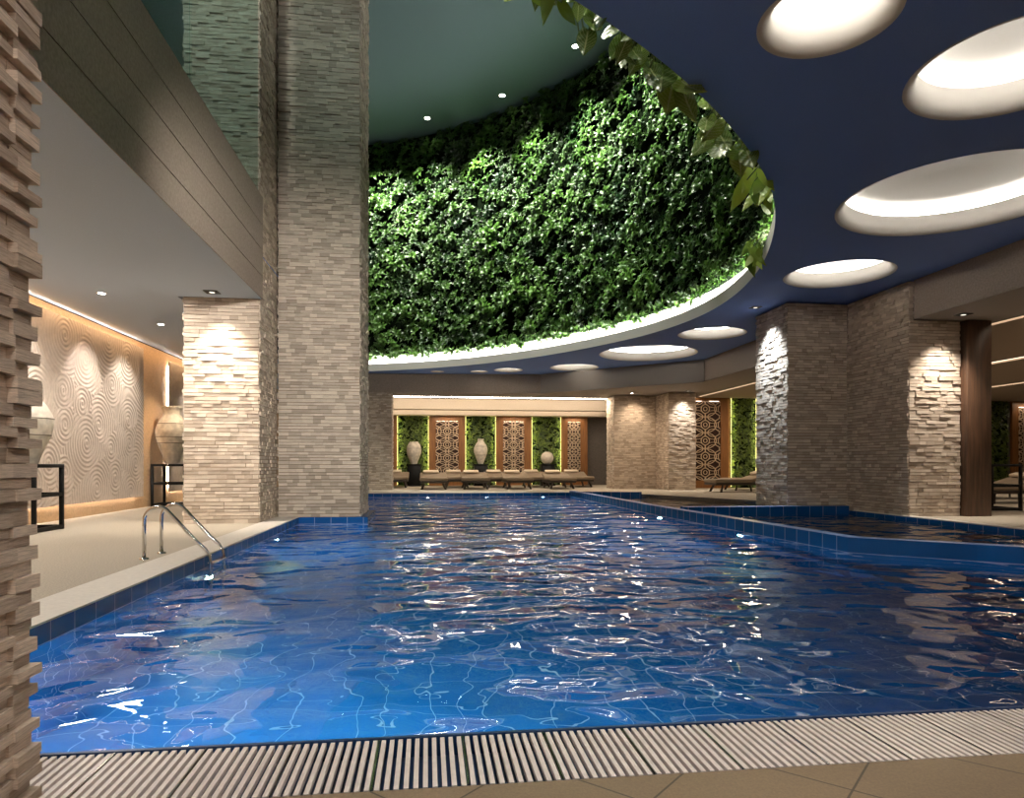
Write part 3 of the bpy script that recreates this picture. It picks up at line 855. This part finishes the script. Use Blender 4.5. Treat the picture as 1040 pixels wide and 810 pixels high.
pz = [(.001,0),(.14,.0),(.24,.1),(.33,.35),(.34,.6),(.26,.85),(.14,.97),(.12,1.0)]
xs = (-.60, 2.43, 5.52)
def pedestal(label, loc):
    t = thing('pedestal', label, 'pedestal', loc, group='black pedestals')
    mb = MB(); mb.bevbox(-.30, .30, -.25, .25, .05, .94, .006, segs=1); mb.build('body', M['black'], t)
    mb = MB(); mb.bevbox(-.34, .34, -.29, .29, .94, 1.0, .006, segs=1); mb.build('top', M['black'], t)
    mb = MB(); mb.bevbox(-.33, .33, -.28, .28, 0, .05, .006, segs=1); mb.build('plinth', M['black'], t)
for X, h, pr, lab, lb2 in ((xs[0],1.0,pw,'wide-shouldered cream vase before the leftmost far green panel','black pedestal under the leftmost far vase'),
                      (xs[1],1.14,px_,'narrow-necked cream vase before the middle far green panel','black pedestal under the narrow-necked far vase'),
                      (xs[2],.56,pz,'small round vase before the third far green panel','black pedestal under the small round far vase')):
    pedestal(lb2, (X, 31.13, 0))
    vase(lab, (X, 31.13, 1.006), h, pr, (.35,.7) if h > .6 else (), .86)

# ------------------------------------------------------------------ lattice screens and green panels
def lattice_mesh(w, h, per):
    mb = MB()
    def ringb(cx, cz, r, bw=.03, sx=1., sz=1.):
        nseg = 28
        for q in range(nseg):
            a0, a1 = 2*pi*q/nseg, 2*pi*(q+1)/nseg
            pts = []
            for rr_, a in ((r-bw/2,a0),(r+bw/2,a0),(r+bw/2,a1),(r-bw/2,a1)):
                pts.append((cx+sx*rr_*cos(a), cz+sz*rr_*sin(a)))
            mx_ = sum(p[0] for p in pts)/4; mz = sum(p[1] for p in pts)/4
            if abs(mx_) > w/2 or mz < 0 or mz > h: continue
            mb.add([(p[0], -.012, p[1]) for p in pts]+[(p[0], .012, p[1]) for p in pts], [(0,1,2,3),(7,6,5,4),(0,4,5,1),(2,6,7,3),(1,5,6,2),(3,7,4,0)])
    nz = int(h/per)+1
    for k in range(-1, nz+1):
        z = per*(k+.5)
        ringb(0, z, .075*per/.62, .03); ringb(0, z, .17*per/.62, .034); ringb(0, z, .36*per/.62, .03, 1.25, .85)
        for sx in (-1, 1):
            ringb(sx*w*.5, z, .13*per/.62, .032, .75, 1.2); ringb(sx*w*.5, z, .25*per/.62, .03)
            ringb(sx*w*.27, z+per/2, .20*per/.62, .03, 1.2, .75); ringb(sx*w*.27, z+per/2, .36*per/.62, .028, 1.0, .7)
    return mb
def screen(label, x0, x1, lx0, lx1, y, z0, z1, per=.62, marg=.22):
    t = thing('lattice_screen', label, 'screen', ((x0+x1)/2, y, 0), group='wooden lattice screens')
    c_ = (x0+x1)/2; a, b, c, d = x0-c_, x1-c_, lx0-c_, lx1-c_
    mb = MB(); mb.box(a, c, -.06, .06, 0, z1); mb.box(d, b, -.06, .06, 0, z1); mb.box(c, d, -.06, .06, z1-marg, z1); mb.box(c, d, -.06, .06, 0, z0)
    mb.build('frame', M['redwood'], t)
    lat = lattice_mesh(d-c, z1-marg-z0, per)
    lat.build('lattice', M['lattice'], t, loc=((c+d)/2, -.03, z0))
    mb = MB(); mb.box(c, d, .04, .06, z0, z1-marg); mb.build('backing', M['backing'], t)
    mb = MB(); mb.box(c+.03, d-.03, -.02, .02, z1-marg-.02, z1-marg-.002); mb.build('light_strip', M['led_soft'], t)
    light('AREA', 'screen_lamp', (c_+(c+d)/2, y-.30, z1-marg+.15), 4, WARM, target=(c_, y, z0+1), size=d-c, size_y=.06)
    return t
YB = 31.72
screen('lattice screen between the left two far green panels', .08, 1.73, .39, 1.44, YB, .35, 3.22)
screen('lattice screen between the middle and right far green panels', 3.2, 4.86, 3.52, 4.52, YB, .35, 3.22)
screen('narrow lattice screen at the right end of the far wall', 6.3, 7.56, 6.6, 7.22, YB, .35, 3.22)
screen('lattice screen right of the spotlit far column', 10.3, 12.53, 10.8, 12.13, 27.1, .32, 3.74, .66, .12)
screen('dim lattice screen in the right lounge behind the loungers', 25.6, 26.9, 25.9, 26.7, 27.1, .4, 3.74)
mb = MB(); mb.box(-1.9, -1.39, YB-.05, YB+.15, 0, 3.22); tag(mb.build('wood_wall_panel', M['redwood']), 'red-brown wood strip at the left end of the far wall', 'wall panel')
mb = MB(); mb.box(13.7, 14.6, 27.02, 27.19, 0, 3.74); tag(mb.build('wood_wall_panel', M['redwood']), 'red-brown wood panel right of the bright green wall panel', 'wall panel')
def green_panel(label, x0, x1, y, z1, lit=True, dens=110):
    t = thing('green_wall_panel', label, 'plant panel', ((x0+x1)/2, y, 0), group='green wall panels')
    w = (x1-x0)/2
    mb = MB(); mb.box(-w, w, .05, .1, .02, z1); mb.build('planting_backing', M['soil'], t)
    mb = MB()
    for _ in range(int(2*w*z1*dens)):
        p = Vector((rnd.uniform(-w+.05, w-.05), .05-rnd.random()*.08, rnd.uniform(.05, z1-.05)))
        rosette(mb, p, Vector((0, -1, .3)).normalized(), rnd.uniform(.09, .17), rnd.uniform(.0, .8), 5, .25)
    mb.build('foliage', M['panelleaf'], t, tone_attr=True)
    if lit:
        for a in (-w+.012, w-.012):
            mb = MB(); mb.box(a-.012, a+.012, -.035, -.02, .05, z1); mb.build('edge_light_strip', M['led_green'], t)
            sg = 1 if a > 0 else -1
            light('AREA', 'panel_edge_lamp', ((x0+x1)/2+a-sg*.02, y-.16, z1/2), 9, (1, .95, .35), target=((x0+x1)/2+a-sg*.22, y+.05, z1/2), size=.02, size_y=z1*.95)
    return t
M['led_green'] = emis('edge_light', (1, .9, .3), 1.6)
green_panel('leftmost far green wall panel with lit edges', -1.37, .06, YB, 3.22)
green_panel('middle far green wall panel behind the narrow-necked vase', 1.76, 3.18, YB, 3.22)
green_panel('third far green wall panel behind the small round vase', 4.88, 6.28, YB, 3.22)
green_panel('bright yellow-green wall panel behind the lounger on the right', 12.56, 13.68, 27.05, 3.74)
green_panel('dim green wall panel in the right lounge', 24.2, 25.4, 27.05, 3.74, False)

# ------------------------------------------------------------------ daybeds
def daybed(label, loc, rz):
    t = thing('daybed', label, 'lounger', loc, rz, group='low upholstered daybeds')
    mb = MB(); mb.bevbox(-.52, .52, -1.0, 1.0, .25, .33, .01); mb.build('frame', M['darkwood'], t)
    for a in (-1, 1):
        for b in (-1, 1):
            mb = MB(); mb.bar((a*.36, b*.68, .28), (a*.47, b*.80, 0), .05, .07); mb.build('leg', M['darkwood'], t)
    mb = MB(); mb.bevbox(-.55, .55, -1.03, .35, .34, .47, .05); mb.build('mattress', M['fabric'], t)
    mb = MB(); mb.bevbox(-.55, .55, 0, .72, 0, .11, .045)
    o = mb.build('backrest', M['fabric'], t); o.location = (0, .33, .36); o.rotation_euler.x = radians(16)
    mb = MB(); mb.bevbox(-.42, .22, 0, .28, 0, .10, .045); o = mb.build('pillow', M['cushion'], t); o.location = (0, .70, .60); o.rotation_euler.x = radians(14)
    return t
labs = ['front row daybed leftmost, beneath the first lattice screen', 'front row daybed before the middle green panel', 'front row daybed second from right, before the second lattice', 'front row daybed at the right end of the far deck']
D0 = None
for X, lab in zip((.25, 1.9, 3.62, 5.35), labs):
    D0 = daybed(lab, (X, 27.5, 0), 0) if D0 is None else dup(D0, (X, 27.5, 0), 0, lab)
for X, lab in zip((-1.35, 1.25, 3.05, 4.75, 6.6), ('back row daybed leftmost, cut by the dim far column', 'back row daybed between the leftmost two front ones', 'back row daybed between the middle front ones', 'back row daybed between the right two front ones', 'back row daybed at the right end beneath the narrow lattice')):
    dup(D0, (X, 29.64, 0), 0, lab)
dup(D0, (11.05, 23.3, 0), -pi/2, 'brown daybed left of the cool-lit column, before the right lattice')
dup(D0, (12.3, 24.8, 0), -pi/2, 'farther daybed peeking out before the bright green panel')
dup(D0, (14.9, 15.9, 0), -pi/2, 'dim daybed nearest the wooden pier in the right lounge')
dup(D0, (16.6, 18.0, 0), -pi/2, 'dim daybed behind the nearest one in the right lounge')

# ------------------------------------------------------------------ pool ladder
lad = thing('pool_ladder', 'polished steel pool ladder with two curved handrails on the left edge', 'ladder', (-2.95, 7.8, 0))
for y in (-.235, .235):
    pts = [(0, y, 0), (0, y, .36)]
    for q in range(1, 11):
        a = pi-q*pi/10*.72; pts.append((.14+.14*cos(a), y, .40+.15*sin(a)))
    x_, z_ = pts[-1][0], pts[-1][2]
    pts += [(x_+(.63-x_)*q/4, y, z_+(.06-z_)*q/4) for q in (1, 2, 3)]
    pts += [(.61, y, .10), (.65, y, .03), (.665, y, -.06), (.665, y, -1.1)]
    mb = MB(); mb.tube(pts, .019, 14); r = mb.build('handrail', M['steel'], lad)
    mb = MB(); mb.lathe([(.02, .022), (.045, .018), (.05, .0)], 24, (0, y, .0)); mb.build('flange', M['steel'], r)
for z in (-.06, -.32, -.58, -.84):
    mb = MB(); mb.bevbox(.63, .70, -.235, .235, z-.012, z+.012, .008); mb.build('step', M['steel'], lad)

# ------------------------------------------------------------------ light fittings
def downlight(x, y, z, label, r=.05, square=False, m='lamp', nm='downlight', grp=None):
    t = thing(nm, label, 'ceiling light', (x, y, z), group=grp)
    if square:
        mb = MB(); mb.box(-.11, .11, -.11, .11, -.012, -.002); mb.build('housing', M['black'], t)
        mb = MB(); mb.lathe([(.045, -.014), (.001, -.014)], 20); mb.build('lens', M['dimlens'], t)
    else:
        mb = MB(); mb.lathe([(r, -.004), (r+.02, -.008), (r+.03, -.001)], 24); mb.build('trim_ring', M['white'], t)
        mb = MB(); mb.lathe([(r, -.006), (.001, -.006)], 20); mb.build('lens', M[m], t)
    return t
# square fittings that wash the stone faces
downlight(-3.45, 11.5, 3.78, 'square black downlight under the big beam by the warm column', square=True)
light('SPOT', 'wall_washer', (-3.42, 11.50, 3.74), 350, (1, .86, .70), target=(-3.42, 12.0, .9), spot=radians(86), blend=1, size=.08)
downlight(9.79, 11.4, 3.755, 'square black downlight before the brightly lit right column', square=True)
light('SPOT', 'wall_washer', (9.72, 11.4, 3.72), 350, (1, .88, .74), target=(9.70, 11.96, .9), spot=radians(80), blend=1, size=.08)
downlight(7.27, 14.4, 4.5, 'small square downlight beside the cool-lit column', square=True)
light('SPOT', 'wall_washer', (7.27, 14.5, 4.44), 520, (.80, .90, 1), target=(7.74, 14.5, 1.2), spot=radians(86), blend=1, size=.1)
downlight(9.75, 24.6, 3.755, 'small downlight before the far spotlit column', square=True)
light('SPOT', 'wall_washer', (9.7, 24.65, 3.72), 220, WHITE, target=(9.68, 25.1, 1.2), spot=radians(84), blend=1, size=.08)
downlight(7.9, 25.7, 3.755, 'tiny downlight before the broad far column')
light('SPOT', 'wall_washer', (8.2, 25.9, 3.72), 80, WARM, target=(8.2, 26.6, 1.5), spot=radians(100), blend=1, size=.05)
g = 'round downlights over the left deck'
for y, lab in ((9.9, 'round downlight over the left deck, nearest the travertine column'), (11.9, 'round downlight over the left deck, middle one'), (14.4, 'round downlight over the left deck beside the warm column'), (7.9, 'round downlight over the left deck hidden by the travertine column')):
    downlight(-5.3, y, 3.80, lab, .055, grp=g)
for y in (9.7, 11.55, 13.7, 15.3, 19.5):
    light('SPOT', 'panel_washer', (-5.55, y, 3.74), 125, WHITE, target=(-6.45, y, 1.4), spot=radians(84), blend=.85, size=.04)
light('SPOT', 'vase_washer', (-5.3, 16.7, 3.74), 200, WARM, target=(-6.1, 17.25, 1.4), spot=radians(60), blend=.8, size=.04)
# warm cove along the left wall head
light('AREA', 'wall_cove_lamp', (-6.2, 14, 3.77), 45, (1, .62, .32), target=(-6.5, 14, 3.2), size=20, size_y=.1)
# general fill lamps over the left deck, without fittings
for y in (4.5, 8.0, 11.0):
    light('AREA', 'deck_fill', (-4.6, y, 3.76), 42, WHITE, rot=(0, 0, 0), size=.5)

# high spots over the living wall
for k_, (x, y) in enumerate(((4.29,19.5),(2.46,22.4),(0,24.2))):
    downlight(x, y, ZT, ('high spotlight nearest the ceiling edge leaves', 'high spotlight in the middle of the teal ceiling', 'high spotlight left, nearest the tall column')[k_], .09, grp='spotlights in the high teal ceiling')
for k_ in range(9):
    i = near_i(*((-1.6,25.9),(.2,24.9),(2.0,23.6),(3.5,22.0),(4.8,20.2),(5.8,18.2),(6.35,15.8),(6.3,13.4),(5.6,10.8))[k_])
    p = off(i, -1.6); w = off(i, .1)
    light('SPOT', 'plant_spot', (p.x, p.y, ZT-.1), (2300, 1600, 2300, 2000, 2500, 1600, 1050, 650, 560)[k_], (1, 1, .86), target=(w.x, w.y, 9.8), spot=radians(64), blend=.9, size=.08)
mb = MB(); mb.box(-3.35, -3.25, 1.5, 7.5, 5.50, 5.54); tag(mb.build('fill_trough', M['black']), 'low black trough for the added fill uplight on the gallery floor', 'light trough')
light('AREA', 'gallery_fill_uplight', (-3.3, 4.5, 5.56), 560, (.7, .92, 1), rot=(pi, 0, 0), size=.1, size_y=6, spread=radians(75))  # unseen uplight added to brighten the high teal ceiling
# white light up on the big leaves along the near edge
for x, y in ((.1,5.6),(1.6,6.9),(3.0,8.5),(4.2,10.4)):
    light('SPOT', 'edge_plant_spot', (x-.6, y+1.3, 8.5), 520, (1, .97, .8), target=(x+.5, y-.8, 4.9), spot=radians(50), blend=.9, size=.1)

# underwater lamps
def pool_light(x, y, z, d, label):
    t = thing('pool_light', label, 'pool light', (x, y, z), math.atan2(d[1], d[0])-pi/2, group='underwater pool lamps')
    o1 = MB(); o1.lathe([(.06, 0), (.08, .02), (.085, 0)], 24); a = o1.build('bezel', M['steel'], t); a.rotation_euler.x = -pi/2
    o1 = MB(); o1.lathe([(.06, .005), (.001, .012)], 24); a = o1.build('lens', M['poollens'], t); a.rotation_euler.x = -pi/2
    return t
PLs = [(-2.383,4.3,-.55,(1,0),'underwater lamp glowing beside the travertine column'),(-2.383,7.6,-.55,(1,0),'underwater lamp under the pool ladder'),(-2.383,11.0,-.55,(1,0),'underwater lamp on the left wall near the tall column'),
       (5.16,10.6,-.55,(-1,0),'underwater lamp on the right pool wall, nearest'),(5.04,14.2,-.55,(-1,0),'underwater lamp on the right pool wall, middle'),(4.96,19,-.55,(-1,0),'underwater lamp on the right pool wall, farthest')]
for x, y, z, d, lab in PLs:
    pool_light(x, y, z, d, lab)
    light('AREA', 'underwater_lamp', (x+d[0]*.05, y, z), 80, (.56, 1, .80), target=(x+d[0], y, z-.15), size=.09)
for x in (-1.3, .5):
    light('AREA', 'underwater_lamp', (x, 2.9, -.45), 52, (.56, 1, .80), target=(x, 4, -.95), size=.3)
for x in (0, 2, 4):
    light('AREA', 'underwater_lamp', (x, 23.3, -.45), 45, (.56, 1, .80), target=(x, 22, -.8), size=.1)

# fill spot and its fitting, added to brighten the tall column and beam
downlight(.35, 3.75, 4.5, 'small square fill downlight added in the blue ceiling for the tall column', square=True)
light('SPOT', 'column_fill_spot', (.35, 3.9, 4.44), 2300, WHITE, target=(-2.3, 12.5, 3.2), spot=radians(60), blend=1, size=.15)
light('SPOT', 'gallery_fill_spot', (-3.5, 8.2, 12.4), 500, (.95, 1, .88), target=(-3.45, 12, 8.0), spot=radians(70), blend=1, size=.2)  # unseen fill spot added to brighten the column behind the glass
# fill lamps added out of view around the camera, then lounge lamps
for x, y, e in ((.0,-1.2,85), (3.2,-1.0,85), (6.5,-.5,45), (-3.9,1.5,45)):
    zz = 4.46 if x > -3 else 3.75
    downlight(x, y, 4.5 if x > -3 else 3.78, 'round fill downlight added out of view behind the near pool edge', .09, grp='added fill downlights near the near pool edge')
    light('AREA', 'room_fill', (x, y, zz), e, WHITE, rot=(0, 0, 0), size=.35)
for x, y in ((12.8,9),(12.8,16),(17.5,12),(17.5,20),(23,24)):
    light('AREA', 'lounge_lamp', (x, y, 3.72), 20, WARM, rot=(0, 0, 0), size=.4)
for x in (0, 3.5, 7):
    light('AREA', 'far_lounge_lamp', (x, 27.4, 3.72), 26, WARM, rot=(0, 0, 0), size=.4)
light('AREA', 'far_lounge_lamp', (12, 24.5, 3.72), 60, WARM, rot=(0, 0, 0), size=.4)
light('AREA', 'far_lounge_lamp', (7.5, 24.3, 3.6), 40, WARM, rot=(0, 0, 0), size=.4)

# ------------------------------------------------------------------ render look
w = bpy.data.worlds.new('world'); sc.world = w; w.use_nodes = True
w.node_tree.nodes['Background'].inputs[0].default_value = (.35, .5, .8, 1); w.node_tree.nodes['Background'].inputs[1].default_value = .02
sc.view_settings.view_transform = 'Standard'; sc.view_settings.look = 'None'
sc.view_settings.exposure = .5; sc.view_settings.gamma = 1; sc.view_settings.use_curve_mapping = False
sc.cycles.use_denoising = True
sc.cycles.max_bounces = 8; sc.cycles.transparent_max_bounces = 8
sc.cycles.sample_clamp_indirect = 4; sc.cycles.caustics_refractive = False; sc.cycles.caustics_reflective = False
sc.cycles.use_light_tree = True
